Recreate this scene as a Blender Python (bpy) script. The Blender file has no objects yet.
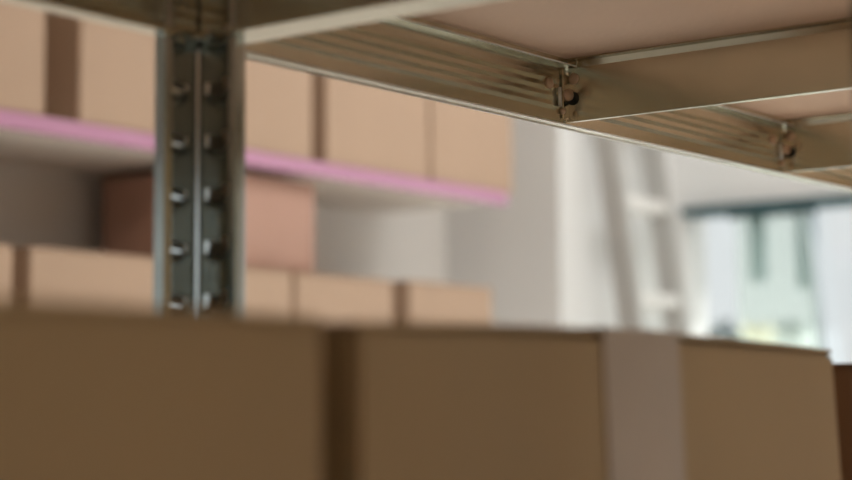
import bpy, bmesh, math, random
from mathutils import Matrix, Vector
random.seed(7)
S = bpy.context.scene
COL = S.collection
EYE = 1.40                      # height of the lens above the floor

# ------------------------------------------------------------------ camera
cam = bpy.data.cameras.new('camera'); camo = bpy.data.objects.new('camera', cam); COL.objects.link(camo)
cam.sensor_width = 36; cam.sensor_fit = 'HORIZONTAL'
cam.lens = 1842.389 / 852 * 36
cam.clip_start = 0.02; cam.clip_end = 100
Wm = ((0.60690462, -0.07387657, -0.79133371), (-0.79475231, -0.06388157, -0.60356269), (-0.0059625, 0.99521927, -0.0974836))
camo.matrix_world = Matrix.Translation((0, 0, EYE)) @ Matrix(Wm).to_4x4()
cam.dof.use_dof = True; cam.dof.focus_distance = 1.83; cam.dof.aperture_fstop = 2.9
S.camera = camo

# ------------------------------------------------------------------ world, lights, exposure
w = bpy.data.worlds.new('world'); S.world = w; w.use_nodes = True
w.node_tree.nodes['Background'].inputs[0].default_value = (0.97, 0.99, 1.0, 1)
w.node_tree.nodes['Background'].inputs[1].default_value = 0.85
S.view_settings.view_transform = 'Standard'; S.view_settings.look = 'None'
S.view_settings.gamma = 1; S.view_settings.exposure = 0; S.view_settings.use_curve_mapping = False

def area(name, loc, size, power, color, rot=(0, 0, 0)):
    l = bpy.data.lights.new(name, 'AREA'); l.shape = 'RECTANGLE'; l.size, l.size_y = size
    l.energy = power; l.color = color
    o = bpy.data.objects.new(name, l); COL.objects.link(o); o.location = loc; o.rotation_euler = rot
    return o
AISLE = [(2.9, 1.40), (3.95, 1.55)]
for i, (x, y) in enumerate(AISLE):
    area('added_ceiling_lamp', (x, y, 3.085), (1.1, 0.44), (6, 5)[i], (0.94, 0.98, 1.0))  # added aisle lamps, out of view, to help light the room
area('added_ceiling_lamp', (1.3, 0.22, 3.085), (1.1, 0.28), 22, (1.0, 0.87, 0.66))  # added unseen lamp, lights the floor and so the shelf underside

sl = bpy.data.lights.new('sun', 'SUN'); sl.energy = 13.0; sl.angle = 0.02; sl.color = (1.0, 0.96, 0.91)
so = bpy.data.objects.new('sun', sl); COL.objects.link(so); so.location = (9, 0, 6)
so.rotation_euler = Vector((-0.82, 0.10, -0.56)).to_track_quat('-Z', 'Y').to_euler()

# ------------------------------------------------------------------ materials
def mat(name, color, rough=0.6, metal=0.0, noise=0.0, nscale=20.0, bump=0.0, bscale=60.0, stretch=(1, 1, 1), rvar=0.0, color2=None):
    m = bpy.data.materials.new(name); m.use_nodes = True
    nt = m.node_tree; b = nt.nodes['Principled BSDF']
    b.inputs['Base Color'].default_value = (*color, 1); b.inputs['Roughness'].default_value = rough
    b.inputs['Metallic'].default_value = metal
    tc = nt.nodes.new('ShaderNodeTexCoord'); mp = nt.nodes.new('ShaderNodeMapping'); mp.inputs['Scale'].default_value = stretch
    nt.links.new(tc.outputs['Object'], mp.inputs[0])
    if noise or rvar:
        n = nt.nodes.new('ShaderNodeTexNoise'); n.inputs['Scale'].default_value = nscale; n.inputs['Detail'].default_value = 5
        nt.links.new(mp.outputs[0], n.inputs['Vector'])
        if noise:
            r = nt.nodes.new('ShaderNodeMix'); r.data_type = 'RGBA'
            c2 = color2 or tuple(c * (1 - noise) for c in color)
            r.inputs[6].default_value = (*color, 1); r.inputs[7].default_value = (*c2, 1)
            nt.links.new(n.outputs['Fac'], r.inputs[0]); nt.links.new(r.outputs[2], b.inputs['Base Color'])
        if rvar:
            mr = nt.nodes.new('ShaderNodeMapRange'); mr.inputs[3].default_value = rough - rvar; mr.inputs[4].default_value = rough + rvar
            nt.links.new(n.outputs['Fac'], mr.inputs[0]); nt.links.new(mr.outputs[0], b.inputs['Roughness'])
    if bump:
        n2 = nt.nodes.new('ShaderNodeTexNoise'); n2.inputs['Scale'].default_value = bscale; n2.inputs['Detail'].default_value = 3
        nt.links.new(mp.outputs[0], n2.inputs['Vector'])
        bp = nt.nodes.new('ShaderNodeBump'); bp.inputs['Strength'].default_value = bump; bp.inputs['Distance'].default_value = 0.002
        nt.links.new(n2.outputs['Fac'], bp.inputs['Height']); nt.links.new(bp.outputs[0], b.inputs['Normal'])
    return m
M = {}
M['card'] = mat('corrugated_cardboard', (0.44, 0.295, 0.155), 0.75, noise=0.14, nscale=6, bump=0.15, bscale=80, stretch=(1, 1, 0.15))
M['card_far'] = mat('pale_cardboard', (0.50, 0.345, 0.245), 0.75, noise=0.10, nscale=6)
M['card_dark'] = mat('shaded_brown_cardboard', (0.38, 0.21, 0.12), 0.75, noise=0.15, nscale=6)  # side-face shade of the right-edge box put into a darker brown
M['card_pink'] = mat('reddish_brown_cardboard', (0.52, 0.31, 0.24), 0.75, noise=0.15, nscale=6)
M['tape'] = mat('clear_packing_tape', (0.50, 0.36, 0.25), 0.38, noise=0.25, nscale=9, bump=0.3, bscale=30)
M['zinc'] = mat('galvanised_steel', (0.50, 0.53, 0.50), 0.17, 0.96, noise=0.10, nscale=30, rvar=0.05, stretch=(0.2, 0.2, 1))
M['zinc_web'] = mat('galvanised_steel_rolled', (0.71, 0.67, 0.54), 0.20, 0.94, noise=0.10, nscale=25, rvar=0.04)
M['zinc_rim'] = mat('galvanised_edge_highlight', (0.90, 0.92, 0.92), 0.35, 0.35)  # highlights on folded edges put into a brighter base colour
M['rivet'] = mat('tan_reflection_steel', (0.72, 0.55, 0.42), 0.38, 0.5)  # tan of the reflections is put into the base colour
M['zinc_dim'] = mat('recess_shade_steel', (0.30, 0.29, 0.26), 0.3, 1.0)  # shade of the slot pockets put into a darker steel
M['glint'] = mat('bright_zinc_glint', (0.80, 0.84, 0.83), 0.17, 1.0)  # bright facets that give slots and upright edges their highlights
M['hole'] = mat('dark_punched_hole', (0.02, 0.022, 0.02), 0.6)
M['chip'] = mat('chipboard', (0.76, 0.55, 0.41), 0.8, noise=0.12, nscale=8, bump=0.3, bscale=150)
M['pink'] = mat('magenta_lacquer', (0.58, 0.29, 0.45), 0.22, noise=0.1, nscale=5)
M['deck'] = mat('shelf_deck_laminate', (0.82, 0.76, 0.70), 0.6, noise=0.05)
M['wall'] = mat('white_wall_paint', (0.80, 0.795, 0.79), 0.85, noise=0.04, nscale=3, bump=0.1, bscale=120)
M['wall_back'] = mat('off_white_wall_paint', (0.82, 0.79, 0.76), 0.85, noise=0.05, nscale=3)
M['wall_far'] = mat('tan_wall_paint', (0.58, 0.38, 0.18), 0.85, noise=0.05, nscale=3)
M['wall_teal'] = mat('grey_teal_wall_paint', (0.13, 0.19, 0.20), 0.85, noise=0.05, nscale=3)
M['floor'] = mat('pale_sealed_floor', (0.73, 0.71, 0.68), 0.45, noise=0.1, nscale=4, bump=0.1)
M['ceil'] = mat('ceiling_paint', (0.7, 0.69, 0.67), 0.9, noise=0.03)
M['teal'] = mat('dark_teal_paint', (0.02, 0.075, 0.09), 0.5, noise=0.1)
M['bluegrey'] = mat('blue_grey_paint', (0.30, 0.40, 0.46), 0.5, noise=0.05)
M['hem'] = mat('blue_grey_hem', (0.62, 0.72, 0.80), 0.7, noise=0.05)
M['alu'] = mat('ladder_aluminium', (0.50, 0.49, 0.47), 0.5, 0.2, noise=0.08, nscale=12)
M['tread'] = mat('ladder_tread_aluminium', (0.82, 0.80, 0.78), 0.5, 0.1, noise=0.05)
M['lampw'] = mat('lamp_housing_white', (0.85, 0.85, 0.85), 0.5, noise=0.02)
M['yellow'] = mat('pale_yellow_plastic', (0.75, 0.66, 0.30), 0.5, noise=0.05)
def emis(name, col, s):
    m = bpy.data.materials.new(name); m.use_nodes = True; b = m.node_tree.nodes['Principled BSDF']
    b.inputs['Emission Color'].default_value = (*col, 1); b.inputs['Emission Strength'].default_value = s
    return m
M['lamp'] = emis('lamp_diffuser', (1, .97, .92), 4)
# sheer curtain: half transparent, half translucent pale green
m = bpy.data.materials.new('sheer_pale_green_fabric'); m.use_nodes = True; nt = m.node_tree
for n in list(nt.nodes):
    if n.type != 'OUTPUT_MATERIAL': nt.nodes.remove(n)
out = [n for n in nt.nodes if n.type == 'OUTPUT_MATERIAL'][0]
tr = nt.nodes.new('ShaderNodeBsdfTransparent'); tl = nt.nodes.new('ShaderNodeBsdfTranslucent'); df = nt.nodes.new('ShaderNodeBsdfDiffuse')
tr.inputs[0].default_value = (0.94, 0.99, 0.95, 1); tl.inputs[0].default_value = (0.84, 0.95, 0.88, 1); df.inputs[0].default_value = (0.8, 0.9, 0.84, 1)
m1 = nt.nodes.new('ShaderNodeMixShader'); m2 = nt.nodes.new('ShaderNodeMixShader'); m1.inputs[0].default_value = 0.3; m2.inputs[0].default_value = 0.3
nt.links.new(tl.outputs[0], m1.inputs[1]); nt.links.new(df.outputs[0], m1.inputs[2])
nt.links.new(tr.outputs[0], m2.inputs[1]); nt.links.new(m1.outputs[0], m2.inputs[2]); nt.links.new(m2.outputs[0], out.inputs[0])
M['sheer'] = m
m = bpy.data.materials.new('window_glass'); m.use_nodes = True; nt = m.node_tree
for n in list(nt.nodes):
    if n.type != 'OUTPUT_MATERIAL': nt.nodes.remove(n)
out = [n for n in nt.nodes if n.type == 'OUTPUT_MATERIAL'][0]
tr = nt.nodes.new('ShaderNodeBsdfTransparent'); gl = nt.nodes.new('ShaderNodeBsdfGlossy'); gl.inputs['Roughness'].default_value = 0.02
mx = nt.nodes.new('ShaderNodeMixShader'); mx.inputs[0].default_value = 0.05; tr.inputs[0].default_value = (0.96, 0.98, 0.98, 1)
nt.links.new(tr.outputs[0], mx.inputs[1]); nt.links.new(gl.outputs[0], mx.inputs[2]); nt.links.new(mx.outputs[0], out.inputs[0])
M['glass'] = m

# ------------------------------------------------------------------ helpers
def link(name, bm, material, parent=None, smooth=False, origin=None):
    me = bpy.data.meshes.new(name)
    bmesh.ops.recalc_face_normals(bm, faces=bm.faces)
    if origin is not None: bmesh.ops.translate(bm, verts=bm.verts, vec=-Vector(origin))
    bm.to_mesh(me); bm.free()
    me.materials.append(material)
    if smooth:
        for p in me.polygons: p.use_smooth = True
    o = bpy.data.objects.new(name, me); COL.objects.link(o)
    if origin is not None: o.location = origin
    if parent: o.parent = parent
    return o
def thing(name, label, cat, loc=(0, 0, 0), group=None):
    o = bpy.data.objects.new(name, None); COL.objects.link(o); o.location = loc; o.empty_display_size = 0.05
    o['label'] = label; o['category'] = cat
    if group: o['group'] = group
    return o
def box(bm, x0, x1, y0, y1, z0, z1, bev=0.0):
    vs = [bm.verts.new((x, y, z)) for x in (x0, x1) for y in (y0, y1) for z in (z0, z1)]
    fs = [(0, 1, 3, 2), (4, 6, 7, 5), (0, 4, 5, 1), (2, 3, 7, 6), (0, 2, 6, 4), (1, 5, 7, 3)]
    F = [bm.faces.new([vs[i] for i in f]) for f in fs]
    if bev:
        es = list({e for f in F for e in f.edges})
        bmesh.ops.bevel(bm, geom=es, offset=bev, segments=2, affect='EDGES', profile=0.5)
def bx(*a, bev=0.0):
    bm = bmesh.new(); box(bm, *a, bev=bev); return bm
def struct(name, bm, material):
    o = link(name, bm, material); o['kind'] = 'structure'; return o
def sweep(path, th, axis, a, b, bm=None):
    """Thin folded sheet: path = 2D polyline (u,v), thickness th, swept along axis 'x' (u=y,v=z), 'y' (u=x,v=z) or 'z' (u=x,v=y)."""
    bm = bm or bmesh.new()
    n = len(path); P = [Vector(p) for p in path]
    off = []
    for i in range(n):
        d0 = (P[i] - P[i - 1]).normalized() if i > 0 else None
        d1 = (P[i + 1] - P[i]).normalized() if i < n - 1 else None
        if d0 is None: d0 = d1
        if d1 is None: d1 = d0
        n0 = Vector((-d0.y, d0.x)); n1 = Vector((-d1.y, d1.x)); nn = (n0 + n1)
        nn = nn / max(nn.length_squared, 1e-6) * 2
        off.append(P[i] + nn * th)
    def m3(p, t):
        return {'x': (t, p[0], p[1]), 'y': (p[0], t, p[1]), 'z': (p[0], p[1], t)}[axis]
    ring = list(P) + off[::-1]
    A = [bm.verts.new(m3(p, a)) for p in ring]; B = [bm.verts.new(m3(p, b)) for p in ring]
    N = len(ring)
    for i in range(N):
        j = (i + 1) % N
        bm.faces.new((A[i], A[j], B[j], B[i]))
    for i in range(n - 1):
        j = N - 1 - i
        bm.faces.new((A[i], A[i + 1], A[j - 1], A[j])); bm.faces.new((B[i], B[i + 1], B[j - 1], B[j]))
    return bm
def tube(bm, pts, r, seg=8):
    P = [Vector(p) for p in pts]; rings = []
    up = None
    for i, p in enumerate(P):
        d = (P[min(i + 1, len(P) - 1)] - P[max(i - 1, 0)]).normalized()
        if up is None: up = Vector((0, 0, 1)) if abs(d.z) < .9 else Vector((1, 0, 0))
        s = d.cross(up).normalized(); t = s.cross(d).normalized(); up = t
        rings.append([bm.verts.new(p + (s * math.cos(2 * math.pi * k / seg) + t * math.sin(2 * math.pi * k / seg)) * r) for k in range(seg)])
    for a, b in zip(rings, rings[1:]):
        for k in range(seg): bm.faces.new((a[k], a[(k + 1) % seg], b[(k + 1) % seg], b[k]))
    bm.faces.new(rings[0][::-1]); bm.faces.new(rings[-1])
def lathe(bm, prof, c, axis, seg=20):
    """prof: (r, h) pairs; axis: unit direction h grows in."""
    ax = Vector(axis).normalized(); u = ax.orthogonal().normalized(); v = ax.cross(u); c = Vector(c); rings = []
    for r, h in prof:
        rings.append([bm.verts.new(c + ax * h + (u * math.cos(2 * math.pi * k / seg) + v * math.sin(2 * math.pi * k / seg)) * max(r, 1e-5)) for k in range(seg)])
    for a, b in zip(rings, rings[1:]):
        for k in range(seg): bm.faces.new((a[k], a[(k + 1) % seg], b[(k + 1) % seg], b[k]))
    bm.faces.new(rings[0][::-1]); bm.faces.new(rings[-1])

# ------------------------------------------------------------------ room
YB = 3.02                       # plane of the back wall
XP, YP = 4.047, 2.645           # pier: its left face and its front face
XR = 4.64                       # window wall
X0, Y0, H = -3.0, -3.0, 3.15
struct('floor', bx(X0 - .1, XR + .2, Y0 - .1, YB + .1, -0.1, 0), M['floor'])
struct('ceiling', bx(X0 - .1, XR + .2, Y0 - .1, YB + .1, H, H + .1), M['ceil'])
bm = bmesh.new(); NX0, NX1, NZ0_, NZ1_ = -1.32, -0.86, 0.90, 1.98
box(bm, X0 - .1, NX0, YB, YB + .1, 0, H); box(bm, NX1, XP, YB, YB + .1, 0, H)
box(bm, NX0, NX1, YB, YB + .1, 0, NZ0_); box(bm, NX0, NX1, YB, YB + .1, NZ1_, H)
struct('wall_back', bm, M['wall_back'])
w2_ = struct('added_window_2', bx(NX0, NX1, YB + .045, YB + .051, NZ0_, NZ1_), M['glass'])  # added unseen window whose sky reflects in the upright
bm = bmesh.new()
for q_ in ((NX0, NX0 + .03, NZ0_, NZ1_), (NX1 - .03, NX1, NZ0_, NZ1_), (NX0, NX1, NZ0_, NZ0_ + .03), (NX0, NX1, NZ1_ - .03, NZ1_)): box(bm, q_[0], q_[1], YB + .03, YB + .07, q_[2], q_[3])
link('added_window_frame', bm, M['teal'], w2_)
struct('wall_pier', bx(XP, XR + .2, YP, YB + .1, 0, H), M['wall'])
bm = bmesh.new(); FX0, FX1, FZ0, FZ1 = 1.35, 2.75, 1.35, 3.08
box(bm, X0 - .1, FX0, Y0 - .1, Y0, 0, H); box(bm, FX1, XR + .2, Y0 - .1, Y0, 0, H); box(bm, FX0, FX1, Y0 - .1, Y0, 0, FZ0); box(bm, FX0, FX1, Y0 - .1, Y0, FZ1, H)
struct('wall_front', bm, M['wall_far'])
w4_ = struct('added_window_4', bx(FX0, FX1, Y0 - .05, Y0 - .044, FZ0, FZ1), M['glass'])  # window added behind the camera so the slot tabs mirror bright sky
bm = bmesh.new()
for q_ in ((FX0, FX0 + .03, FZ0, FZ1), (FX1 - .03, FX1, FZ0, FZ1), (FX0, FX1, FZ0, FZ0 + .03), (FX0, FX1, FZ1 - .03, FZ1)): box(bm, q_[0], q_[1], Y0 - .07, Y0 - .03, q_[2], q_[3])
link('added_window_frame', bm, M['teal'], w4_)
bm = bmesh.new(); LY0, LY1, LZ0, LZ1 = -2.92, -1.85, 0.02, 2.45
box(bm, X0 - .1, X0, Y0, LY0, 0, H); box(bm, X0 - .1, X0, LY1, YB, 0, H); box(bm, X0 - .1, X0, LY0, LY1, 0, LZ0); box(bm, X0 - .1, X0, LY0, LY1, LZ1, H)
struct('wall_left', bm, M['wall_teal'])
w3_ = struct('added_window_3', bx(X0 - .05, X0 - .044, LY0, LY1, LZ0, LZ1), M['glass'])  # added window, out of view, for the cool sheen on the upright
bm = bmesh.new()
for q_ in ((LY0, LY0 + .03, LZ0, LZ1), (LY1 - .03, LY1, LZ0, LZ1), (LY0, LY1, LZ0, LZ0 + .03), (LY0, LY1, LZ1 - .03, LZ1)): box(bm, X0 - .07, X0 - .03, q_[0], q_[1], q_[2], q_[3])
link('added_window_frame', bm, M['teal'], w3_)
WY0, WY1, WZ0, WZ1 = -2.2, 2.600, 0.35, EYE + 0.590
bm = bmesh.new()
box(bm, XR, XR + .08, Y0, WY0, 0, H); box(bm, XR, XR + .08, WY1, YP, 0, H)
box(bm, XR, XR + .08, WY0, WY1, 0, WZ0); box(bm, XR, XR + .08, WY0, WY1, WZ1, H)
struct('wall_right', bm, M['wall'])
struct('baseboard_back', bx(X0, XP, YB - .015, YB, 0, .09, bev=.003), M['wall'])
# window
wn = bpy.data.objects.new('window_1', None); COL.objects.link(wn); wn['kind'] = 'structure'; wn.location = (XR, (WY0 + WY1) / 2, WZ0)
def wpart(name, material, *a, bev=0.0):
    o = link(name, bx(*a, bev=bev), material); o.parent = wn; o.location = -wn.location; return o
wpart('window_head', M['teal'], XR - .03, XR + .06, WY0 - .03, WY1 + .0, WZ1 - .014, WZ1 + .012, bev=.004)
wpart('window_sill', M['wall'], XR - .04, XR + .12, WY0, WY1, WZ0 - .03, WZ0, bev=.004)
wpart('mullion', M['bluegrey'], XR + .03, XR + .06, 2.375, 2.415, EYE + .385, WZ1)
wpart('mullion', M['bluegrey'], XR + .03, XR + .06, 2.222, 2.270, EYE + .36, WZ1)
wpart('mullion', M['wall'], XR + .03, XR + .06, 1.5, 1.53, WZ0, WZ1)
wpart('mullion', M['wall'], XR + .03, XR + .06, .2, .23, WZ0, WZ1)
wpart('mullion', M['wall'], XR + .03, XR + .06, -1.0, -.97, WZ0, WZ1)
wpart('pane', M['glass'], XR + .042, XR + .048, WY0, WY1, WZ0, WZ1)

struct('added_sun_shade', bx(XR + .08, XR + .70, 1.75, 2.95, EYE + .715, EYE + .745), M['wall'])      # added slab outside, out of view, keeps the sun off the curtain
# added ceiling lamps, out of view (housings for the area lights)
LN = ['added unseen ceiling light above the middle of the aisle', 'added unseen ceiling light above the aisle nearest the window wall', 'added unseen ceiling light over the front side of the steel rack']
for i, (x, y) in enumerate(AISLE + [(1.3, 0.22)]):
    t = thing('added_ceiling_light', LN[i], 'ceiling light', (x, y, 3.15), 'added ceiling lights')
    bm = bmesh.new(); box(bm, -.6, .6, -.26, .26, -.05, 0, bev=.01); link('housing', bm, M['lampw'], t)
    bm = bmesh.new(); box(bm, -.56, .56, -.24, .24, -.06, -.0505); link('diffuser', bm, M['lamp'], t)

# ------------------------------------------------------------------ steel shelving rack (near)
T = 0.0015
XC, YC = 1.0190, 1.0000         # inside corner of the perforated upright
YFR = 0.40                      # front line of the rack
XL, XE = -0.42, 2.55             # far left and far right ends
ZB, ZT = EYE + 0.2945, EYE + 0.3520   # underside lip and board ledge of the upper level
rack = thing('shelving_rack', 'galvanised steel shelving rack with slotted upright and chipboard shelves in the foreground', 'shelving', (XC, YC, 0))
def rp(name, bm, material, smooth=False, parent=None, origin=None):
    o = link(name, bm, material, smooth=smooth)
    if parent is None:
        o.parent = rack; o.location = -rack.location
    else:
        o.parent = parent
    return o
def upright(x, y, sx, sy, name='upright'):
    """L profile, corner (x,y); flanges run to x+sx*.045 and y+sy*.0485, ends hemmed inwards."""
    fx, fy = 0.0450, 0.0485
    r = 0.0045
    path = [(x + sx * (fx - .004), y + sy * .0125), (x + sx * fx, y + sy * .0105), (x + sx * fx, y + sy * 0.0012), (x + sx * (fx - .0012), y), (x + sx * r, y), (x + sx * r * .3, y + sy * r * .3), (x, y + sy * r),
            (x, y + sy * (fy - .0012)), (x + sx * .0012, y + sy * fy), (x + sx * .0095, y + sy * fy), (x + sx * .0115, y + sy * (fy - .004))]
    th = T if sx * sy > 0 else -T
    return rp(name, sweep(path, th, 'z', 0.0, 2.10), M['zinc'])
main_post = upright(XC, YC, -1, -1)
upright(XC, YFR, -1, 1)
upright(XL, YC, 1, -1); upright(XL, YFR, 1, 1)
upright(XE, YC, -1, -1); upright(XE, YFR, -1, 1)
# punched hook slots: a flat plate coloured like a shaded pocket, with a raised U lip
def place(flange, c, u, v, n):
    if flange == 'x': return (c[0] + u, c[1] - n, c[2] + v)          # flange lies along X, faces -Y
    return (c[0] - n, c[1] - u, c[2] + v)                              # flange lies along Y, faces -X
PITCH = 0.0410
U = [(-.0108, .0065), (-.0106, .000), (-.0080, -.0050), (-.0035, -.0075), (.0015, -.0082), (.0065, -.0062), (.0098, -.001), (.0105, .0035)]
def fbox(bm, fl, c, u0, u1, v0, v1, n0, n1, slope=0.0):
    vs = []
    for u in (u0, u1):
        for v in (v0, v1):
            for n in (n0, n1): vs.append(bm.verts.new(place(fl, c, u, v - slope * (u - u0), n)))
    for f in [(0, 1, 3, 2), (4, 6, 7, 5), (0, 4, 5, 1), (2, 3, 7, 6), (0, 2, 6, 4), (1, 5, 7, 3)]: bm.faces.new([vs[i] for i in f])
def add_slots(fl, cx, cy):
    for k in range(-7, 16):
        c = (cx, cy, EYE + 0.2555 - PITCH * k)
        bm = bmesh.new()
        vs = [bm.verts.new(place(fl, c, u * .92, v * .92, 0.0003)) for u, v in U]
        bm.faces.new(vs)
        r = bmesh.ops.extrude_face_region(bm, geom=list(bm.faces))
        bmesh.ops.translate(bm, verts=[g for g in r['geom'] if isinstance(g, bmesh.types.BMVert)], vec=Vector(place(fl, (0, 0, 0), 0, 0, -0.0002)))
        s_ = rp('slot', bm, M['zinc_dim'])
        bm = bmesh.new()
        tube(bm, [place(fl, c, u, v, .0004) for u, v in U], 0.0009, 8)
        h = link('slot_rim', bm, M['zinc'], smooth=True); h.parent = s_
        bm = bmesh.new()
        def wedge(u0, n0, u1, n1, va, vb, slope=0.0):       # tab wedge, its front face tilted to give a bright glint
            P_ = [(u0, 0), (u0, n0), (u1, n1), (u1, 0)]
            A_ = [bm.verts.new(place(fl, c, u_, va - slope * (u_ - u0), n_ - .0004)) for u_, n_ in P_]; B_ = [bm.verts.new(place(fl, c, u_, vb - slope * (u_ - u0), n_ - .0004)) for u_, n_ in P_]
            for i_ in range(4): bm.faces.new((A_[i_], A_[(i_ + 1) % 4], B_[(i_ + 1) % 4], B_[i_]))
            bm.faces.new(A_); bm.faces.new(B_)
        if fl == 'x':
            wedge(-.0112, .0006, -.0082, .0039, -.0010, .0065)
            wedge(-.0090, .0010, .0080, .0058, -.0034, -.0008, .14)
            wedge(.0086, .0006, .0102, .0022, -.0040, .0030)
        else:
            wedge(-.0116, .0029, -.0090, .0006, -.0040, .0055)
            wedge(-.0080, .0020, .0060, .0014, -.0072, -.0060, .02)
        h = link('slot_glint_tab', bm, M['glint']); h.parent = s_
        if fl == 'y':
            bm = bmesh.new(); fbox(bm, fl, c, .0075, .0110, -.0010, .0070, .0, .0030)
            h = link('hook', bm, M['rivet']); h.parent = s_
add_slots('x', 0.9950, YC - T)
add_slots('y', XC - T, 0.9760)
bm = bmesh.new()
for (xa_, ya_, w_) in ((XC - .0015 - .0016, YC - .0015 - .0002, .0016), (XC - .0442, YC - .0100, .0032), (XC - .0020, YC - .0486, .0020)):
    P_ = [(xa_, ya_), (xa_ + w_, ya_ - w_ * 1.11), (xa_ + w_ + .0004, ya_ + .0002)]
    A_ = [bm.verts.new((x_, y_, .02)) for x_, y_ in P_]; B_ = [bm.verts.new((x_, y_, EYE + .288)) for x_, y_ in P_]
    for i_ in range(3): bm.faces.new((A_[i_], A_[(i_ + 1) % 3], B_[(i_ + 1) % 3], B_[i_]))
    bm.faces.new(A_); bm.faces.new(B_)
rp('edge_highlight_strip', bm, M['glint'], parent=main_post)  # highlight strips along the upright's edges, angled to mirror a window

# beam profiles
def ribbed(base, z0, z1, side, n=4, depth=0.0006):
    """shallow roll-formed ribs between z0 and z1, bulging to `side`"""
    pts = []
    K = n * 4
    for i in range(K + 1):
        t = i / K
        pts.append((base + side * depth * (1 - abs(2 * ((n * t) % 1.0) - 1)), z0 + (z1 - z0) * t))
    return pts
def long_beam(x0, x1, y, s, zb, zt, out, name='beam'):
    """s=+1: inside of the rack lies towards -Y (back beam), out = lip direction"""
    lip = [(y + out * 0.0155, zb + 0.0022), (y + out * 0.0155, zb), (y, zb)]
    web = [(y, zb + 0.010)] + ribbed(y, zb + 0.012, zt - 0.010, -s) + [(y, zt - 0.007)]
    top = [(y, zt), (y - s * 0.012, zt + 0.0005), (y - s * 0.012, zt + 0.005)]
    bm = sweep(lip + web + top, T * (-1), 'x', x0, x1)
    o = rp(name, bm, M['zinc_web'], smooth=False)
    # folded rims in a highlight colour along the bottom edge and along the ledge
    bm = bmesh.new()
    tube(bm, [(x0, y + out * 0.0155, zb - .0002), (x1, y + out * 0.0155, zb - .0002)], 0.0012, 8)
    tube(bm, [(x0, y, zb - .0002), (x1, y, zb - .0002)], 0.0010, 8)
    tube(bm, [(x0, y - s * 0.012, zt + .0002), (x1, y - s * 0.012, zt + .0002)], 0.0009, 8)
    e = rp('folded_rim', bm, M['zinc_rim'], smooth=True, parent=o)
    return o
def cross_beam(x, y0, y1, s, zb, zt, lip=0.0135, top=0.003, name='cross_beam'):
    """runs along Y; web faces s side (s=-1: visible side is -X)"""
    path = [(x + s * lip, zb + 0.0015), (x + s * lip, zb), (x, zb), (x, zt - 0.001), (x + s * top, zt + 0.0045), (x + s * (top + .008), zt + 0.0052)]
    o = rp(name, sweep(path, T * (-1 if s < 0 else 1), 'y', y0, y1), M['zinc_web'])
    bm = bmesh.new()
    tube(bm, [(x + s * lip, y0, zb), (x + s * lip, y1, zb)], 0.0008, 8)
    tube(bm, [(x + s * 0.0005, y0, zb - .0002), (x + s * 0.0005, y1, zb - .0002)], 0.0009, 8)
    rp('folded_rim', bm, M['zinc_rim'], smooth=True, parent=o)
    return o
LOW = EYE - 0.398
for (zb, zt, lvl) in ((ZB, ZT, 1), (LOW, LOW + .0575, 0)):
    long_beam(XL + .002, XC - .004, YC - .002, 1, zb - .0005, zt, -1)                 # back beam, left bay
    long_beam(XC + .003, XE - .003, YC - .0045, 1, zb, zt, 1)                 # back beam, right bay
    long_beam(XL + .002, XC - .003, YFR + .002, -1, zb, zt, -1)
    long_beam(XC + .003, XE - .003, YFR + .002, -1, zb, zt, -1)
    cross_beam(XC - .0015, YFR + .004, YC - .004, -1, zb, zt, lip=0.0140)    # end beams back to back
    cross_beam(XC + .0030, YFR + .004, YC - .004, 1, zb, zt, lip=0.0165)
    cross_beam(XL + .003, YFR + .004, YC - .004, 1, zb, zt); cross_beam(XE - .003, YFR + .004, YC - .004, -1, zb, zt)
    for xc in (1.540, 2.024):
        cross_beam(xc, YFR + .006, YC - .0065, -1, zb + .003, zt, lip=0.0022, top=0.004, name='support_bar')
    zt2 = zt + .0068
    rp('shelf_board', bx(XL + .004, XC - .003, YFR + .004, YC - .006, zt2, zt2 + .008), M['chip'])
    rp('shelf_board', bx(XC + .004, XE - .004, YFR + .004, YC - .009, zt2, zt2 + .008), M['chip'])

# clip joints where the support bars meet the back beam
def clip(x):
    y = YC - 0.0060
    z = ZB
    bm = bmesh.new()
    tube(bm, [(x - .0106, y - .0005, z + .004), (x - .0106, y - .0005, z + .054)], 0.0009, 6)
    box(bm, x - .0106, x - .0003, y - .0012, y - .0002, z + .006, z + .050)
    c = rp('corner_clip', bm, M['zinc_web'])
    def dome(name, p, ax, r_, mt):
        bm = bmesh.new()
        lathe(bm, [(r_, -.002), (r_, .0006), (r_ * .88, .0015), (r_ * .55, .0021), (.0, .0024)], p, ax)
        rp(name, bm, mt, smooth=True, parent=c)
    dome('rivet', (x - .0335, y, z + .0375), (0, -1, 0), .0058, M['rivet'])
    dome('rivet', (x - .0002, YC - .0130, z + .0455), (-1, 0, 0), .0058, M['rivet'])
    dome('rivet', (x - .0112, y - .001, z + .0120), (-.3, -1, 0), .0030, M['rivet'])
    bm = bmesh.new()
    lathe(bm, [(.0068, -.001), (.0068, .0003)], (x - .0004, YC - .0120, z + .0255), (-1, 0, 0))
    rp('bolt_hole', bm, M['hole'], parent=c)
    bm = bmesh.new()
    lathe(bm, [(.0060, -.004), (.0060, .0), (.0050, .001), (.0, .0012)], (x - .0045, y - .0035, z + .0290), (-.55, -.83, 0))
    rp('bolt_head', bm, M['rivet'], smooth=True, parent=c)
    bm = bmesh.new()
    tube(bm, [(x - .0180, y - .0018, z + .0160), (x - .0180, y - .0018, z + .0350)], 0.0019, 10)
    rp('clip_pin', bm, M['zinc_rim'], smooth=True, parent=c)
clip(1.540); clip(2.024)

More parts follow.
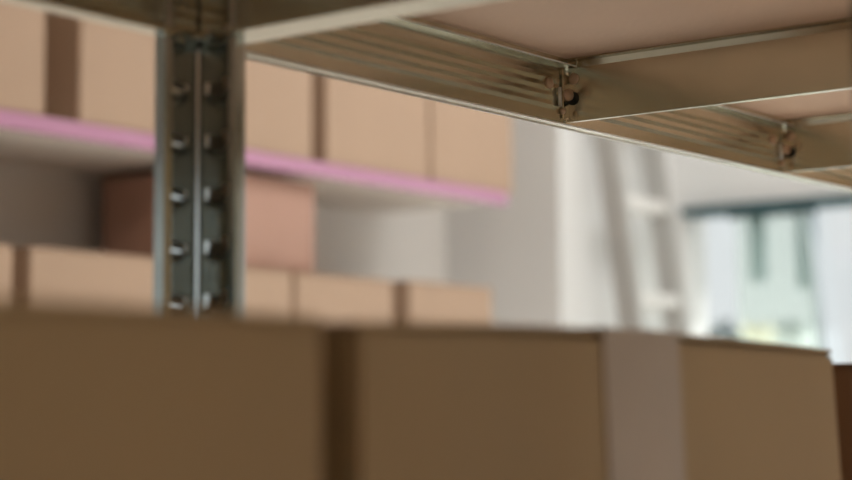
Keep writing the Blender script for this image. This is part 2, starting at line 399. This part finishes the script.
# ------------------------------------------------------------------ cardboard boxes
def carton(name, label, x0, x1, y0, y1, z0, z1, material, tape_front=False, dxl=0.0, dxr=0.0, bulge=0.0, seam='y', group=None, tape=True, tapew=None):
    cx = (x0 + x1) / 2
    t = thing(name, label, 'box', (cx, (y0 + y1) / 2, z0), group)
    w2, d2, h = (x1 - x0) / 2, (y1 - y0) / 2, z1 - z0
    bm = bmesh.new(); box(bm, -w2, w2, -d2, d2, 0, h, bev=0.0)
    bmesh.ops.subdivide_edges(bm, edges=list(bm.edges), cuts=7, use_grid_fill=True)
    for v in bm.verts:
        x, y, z = v.co
        k = (1 - (x / w2) ** 2); q = (1 - ((z - h / 2) / (h / 2)) ** 2); p = (1 - (y / d2) ** 2)
        if abs(z - h) < 1e-5: v.co.z += bulge * k * p * 0.4 + bulge * k * .6
        if abs(abs(y) - d2) < 1e-5: v.co.y += math.copysign(0.004 * k * q, y)
        if abs(abs(x) - w2) < 1e-5: v.co.x += math.copysign(0.003 * p * q, x)
        f = 1 - z / h
        v.co.x += (dxr if x > 0 else dxl) * abs(x / w2) * f
    es = [e for e in bm.edges if e.calc_face_angle(0) > 1.2]
    bmesh.ops.bevel(bm, geom=es, offset=0.003, segments=2, affect='EDGES')
    link('body', bm, material, t, smooth=False)
    # two top flaps meeting at the centre seam
    for s in (-1, 1):
        bm = bmesh.new()
        if seam == 'y':
            a, b = (s * 0.001, s * (w2 - .001)); box(bm, min(a, b), max(a, b), -d2 + .001, d2 - .001, 0, 0.003)
            bmesh.ops.subdivide_edges(bm, edges=[e for e in bm.edges if abs(e.verts[0].co.x - e.verts[1].co.x) > .01], cuts=6)
        else:
            a, b = (s * 0.001, s * (d2 - .001)); box(bm, -w2 + .001, w2 - .001, min(a, b), max(a, b), 0, 0.003)
        for v in bm.verts: v.co.z += h + bulge * (1 - (v.co.x / w2) ** 2) + 0.0002
        link('top_flap', bm, material, t)
    if tape:
        tw = tapew or 0.025
        bm = bmesh.new(); zt = h + bulge + .0034
        if seam == 'y':
            box(bm, -tw, tw, -d2 - .001, d2 + .001, zt, zt + .0008)
            if tape_front:
                N = 14; rr = []
                for q_ in range(N + 1):
                    z_ = h * .05 + (zt + .0006 - h * .05) * q_ / N
                    yy = -d2 - .004 * max(0, 1 - ((z_ - h / 2) / (h / 2)) ** 2) - (.0014 if z_ < h else .0010)
                    rr.append([bm.verts.new((-tw + 2 * tw * i_ / 6, yy, z_)) for i_ in range(7)] + [bm.verts.new((-tw + 2 * tw * i_ / 6, yy + .0011, z_)) for i_ in range(6, -1, -1)])
                for A_, B_ in zip(rr, rr[1:]):
                    for i_ in range(14): bm.faces.new((A_[i_], A_[(i_ + 1) % 14], B_[(i_ + 1) % 14], B_[i_]))
                bm.faces.new(rr[0]); bm.faces.new(rr[-1])
        else: box(bm, -w2, w2, -tw, tw, zt, zt + .0008)
        link('packing_tape', bm, M['tape'], t)
    return t
ZS = LOW + .0575 + .0160         # top of the lower shelf board
# front row, on the lower level of the near rack
carton('cardboard_box', 'large plain cardboard box in the left foreground, before the slotted upright', .215, .7262, .62, .93, ZS, EYE + .0505, M['card'], group='boxes on the near shelf')
carton('cardboard_box', 'large foreground cardboard box with a wide strip of clear tape down its front', .7525, 1.335, .62, .93, ZS, EYE + .0495, M['card'], tape_front=True, dxr=.045, bulge=.0048, group='boxes on the near shelf', tapew=.048)
carton('cardboard_box', 'brown box at the right edge of the frame, beyond the taped box', 1.392, 1.82, .627, .93, ZS, EYE + .041, M['card_dark'], group='boxes on the near shelf')

# ------------------------------------------------------------------ far wall shelves
R = 2.6
ZD = EYE + 0.2160 * R            # top of the pink shelf
ZL = EYE - 0.02                  # top of the lower far shelf
def wall_shelf(z, label):
    t = thing('wall_shelf', label, 'shelf', (0.4, YB, z), 'wall shelves')
    xa, xb = -.7, 3.745
    o = link('shelf_deck', bx(xa, xb, R + .018, YB - .001, z - .022, z, bev=.001), M['deck']); o.parent = t; o.location = -t.location
    o = link('front_edge', bx(xa, xb, R - .002, R + .0175, z - .030, z + .002, bev=.004), M['pink']); o.parent = t; o.location = -t.location
    for xx in (-.5, .5, 1.8, 2.9):
        bm = bmesh.new(); box(bm, xx, xx + .012, R + .12, YB - .001, z - .034, z - .0225); box(bm, xx, xx + .012, YB - .03, YB - .001, z - .16, z - .034)
        o = link('bracket', bm, M['deck']); o.parent = t; o.location = -t.location
wall_shelf(ZD, 'upper wall shelf with a glossy pink front edge carrying tall boxes')
wall_shelf(ZL, 'lower wall shelf with a pink front edge carrying the low row of boxes')
UP = [(.12, .55, 'tall cardboard box on the pink shelf, outside the left of the photo'),
      (.56, .8693 * 1, 'x')]
def far_box(a, b, top, z0, label, group, yf=R + .004, depth=.34, material=None, dz=0, tape=True):
    carton('cardboard_box', label, a * R + .001, b * R - .005, yf, yf + depth, z0, top, material or M['card_far'], group=group, seam='x', tape=tape)
G1, G2 = 'tall boxes on the pink wall shelf', 'low boxes on the lower wall shelf'
rows = [(.700, .8685, 'tall cardboard box on the pink shelf at the left edge, left of a dark gap'),
        (.8985, 1.0190, 'tall box on the pink shelf just right of the dark gap, partly behind the upright'),
        (1.0205, 1.1595, 'tall cardboard box on the pink shelf appearing just right of the slotted upright'),
        (1.1745, 1.3205, 'tall cardboard box on the pink shelf, second from its right end'),
        (1.3220, 1.4540, 'tall cardboard box at the right end of the pink shelf')]
for a, b, l in rows: far_box(a, b, ZD + .405, ZD + .002, l, G1)
rows = [(.690, .8420, 'low cardboard box at the left edge of the lower wall shelf', .1220),
        (.8545, .9860, 'low box on the lower wall shelf, left of the upright, under the brown box', .1225),
        (.9875, 1.1345, 'low cardboard box on the lower wall shelf under the brown box, right of the upright', .1215),
        (1.1365, 1.2665, 'low cardboard box on the lower wall shelf, second from its right end', .1215),
        (1.2880, 1.4175, 'low cardboard box at the right end of the lower wall shelf', .1230)]
for a, b, l, z in rows: far_box(a, b, EYE + z * R, ZL + .002, l, G2)
carton('brown_box', 'reddish brown cardboard box stacked on the low boxes beneath the pink shelf', 2.714, 1.1586 * 2.64, 2.64, 2.946, EYE + .1225 * R + .0055, EYE + .1965 * 2.64, M['card_pink'], seam='x')

# ------------------------------------------------------------------ ladder leaning on the pier
lean = math.atan2(.075, .55)
lad = thing('ladder', 'grey aluminium ladder leaning against the white wall beside the window', 'ladder', (0, 0, 0))
YL0 = 2.537 - (0.25 + EYE) * math.tan(lean)      # foot position of the front edge
def lbox(name, material, x0, x1, u0, u1, d0, d1, bev=.003):
    bm = bmesh.new(); box(bm, x0, x1, d0, d1, u0, u1, bev=bev)
    bmesh.ops.rotate(bm, verts=bm.verts, cent=(0, 0, 0), matrix=Matrix.Rotation(-lean, 3, 'X'))
    bmesh.ops.translate(bm, verts=bm.verts, vec=(0, YL0, 0.0))
    return link(name, bm, material, lad)
XS0, XS1 = 4.155, 4.395
LEN = 2.32
for xs in (XS0, XS1):
    s = lbox('stile', M['alu'], xs, xs + .026, 0.012, LEN, -.065, 0.0)
lbox('foot', M['hole'], XS0 - .002, XS0 + .028, 0, .03, -.068, .003); lbox('foot', M['hole'], XS1 - .002, XS1 + .028, 0, .03, -.068, .003)
for k in range(9):
    u = (EYE + .295) / math.cos(lean) - .0 + (k - 6) * .262
    if .1 < u < LEN - .05: lbox('rung', M['tread'], XS0 + .0255, XS1 + .0, u, u + .032, -.060, -.008)

# ------------------------------------------------------------------ sheer curtain in the window
cur = thing('sheer_curtain', 'pale green sheer curtain hanging in the middle of the bright window', 'curtain', (XR, 2.3, WZ1))
bm = bmesh.new()
NY, NZ = 60, 16
ya, yb = 2.44, 2.215
grid = []
for j in range(NZ + 1):
    tz = j / NZ; z = -.025 - tz * (WZ1 - WZ0 - .06)
    row = []
    for i in range(NY + 1):
        ty = i / NY; spread = 0.185 * tz - .09 * tz * tz
        y = (ya + .01 * tz) + ((yb - spread) - ya) * ty - 2.3
        row.append(bm.verts.new((-.002 + .012 * math.sin(ty * 38 + .8 * math.sin(3 * tz)), y, z)))
    grid.append(row)
for j in range(NZ):
    for i in range(NY): bm.faces.new((grid[j][i], grid[j][i + 1], grid[j + 1][i + 1], grid[j + 1][i]))
link('fabric', bm, M['sheer'], cur, smooth=True)
bm = bmesh.new(); hr = []
for j in range(NZ + 1):
    tz = j / NZ; z = -.025 - tz * (WZ1 - WZ0 - .06); y = yb - (0.185 * tz - .09 * tz * tz) - 2.3
    hr.append([bm.verts.new(p) for p in ((-.008, y + .022, z), (.006, y + .022, z), (.006, y - .004, z), (-.008, y - .004, z))])
for A_, B_ in zip(hr, hr[1:]):
    for i in range(4): bm.faces.new((A_[i], A_[(i + 1) % 4], B_[(i + 1) % 4], B_[i]))
link('hem', bm, M['hem'], cur)
bm = bmesh.new(); tube(bm, [(-.0, ya - 2.3 + .02, -.024), (-.0, yb - 2.3 - .02, -.024)], .006, 8); link('rod', bm, M['teal'], cur, smooth=True)

# ------------------------------------------------------------------ shrubs outside the window
g = struct('ground', bx(XR + .3, 12, -2, 9, -.1, 0), mat('paving', (0.45, 0.44, 0.42), 0.9, noise=0.2))
M['leaf'] = mat('blue_green_leaves', (0.05, 0.11, 0.11), 0.7, noise=0.4, nscale=8)
M['bloom'] = mat('yellow_blossom', (0.72, 0.62, 0.22), 0.7, noise=0.3, nscale=8)
M['stem'] = mat('shrub_stem', (0.14, 0.09, 0.05), 0.8)
def shrub(y, rad, top, mt, label, x=7.0):
    t = thing('shrub', label, 'shrub', (x, y, 0))
    bm = bmesh.new()
    for _ in range(420):
        a = random.uniform(0, 6.283); zz = random.uniform(.35, 1); rr = rad * math.sqrt(random.random()) * math.sin(math.pi * (zz * .62 + .12)) ** .6
        p = Vector((rr * math.cos(a), rr * math.sin(a), top * zz - .03))
        u = Vector([random.uniform(-1, 1) for _ in range(3)]).normalized(); v = u.orthogonal().normalized(); l = random.uniform(.04, .07)
        q = [p - u * l, p - v * l * .4, p + u * l, p + v * l * .4]
        bm.faces.new([bm.verts.new(x) for x in q])
    link('foliage', bm, mt, t)
    bm = bmesh.new()
    for k in range(5):
        a = k * 1.257; tube(bm, [(.02 * math.cos(a), .02 * math.sin(a), 0), (rad * .3 * math.cos(a), rad * .3 * math.sin(a), top * .4), (rad * .5 * math.cos(a), rad * .5 * math.sin(a), top * .75)], .012, 6)
    link('stem', bm, M['stem'], t)
shrub(3.745, .10, EYE + .425, M['leaf'], 'dark blue-green shrub top outside the window, nearest the ladder')
shrub(3.890, .11, EYE + .440, M['bloom'], 'pale yellow flowering shrub outside the window, between two dark shrubs', 7.6)
shrub(3.435, .085, EYE + .410, M['leaf'], 'dark blue-green shrub top outside the window, behind the curtain edge')
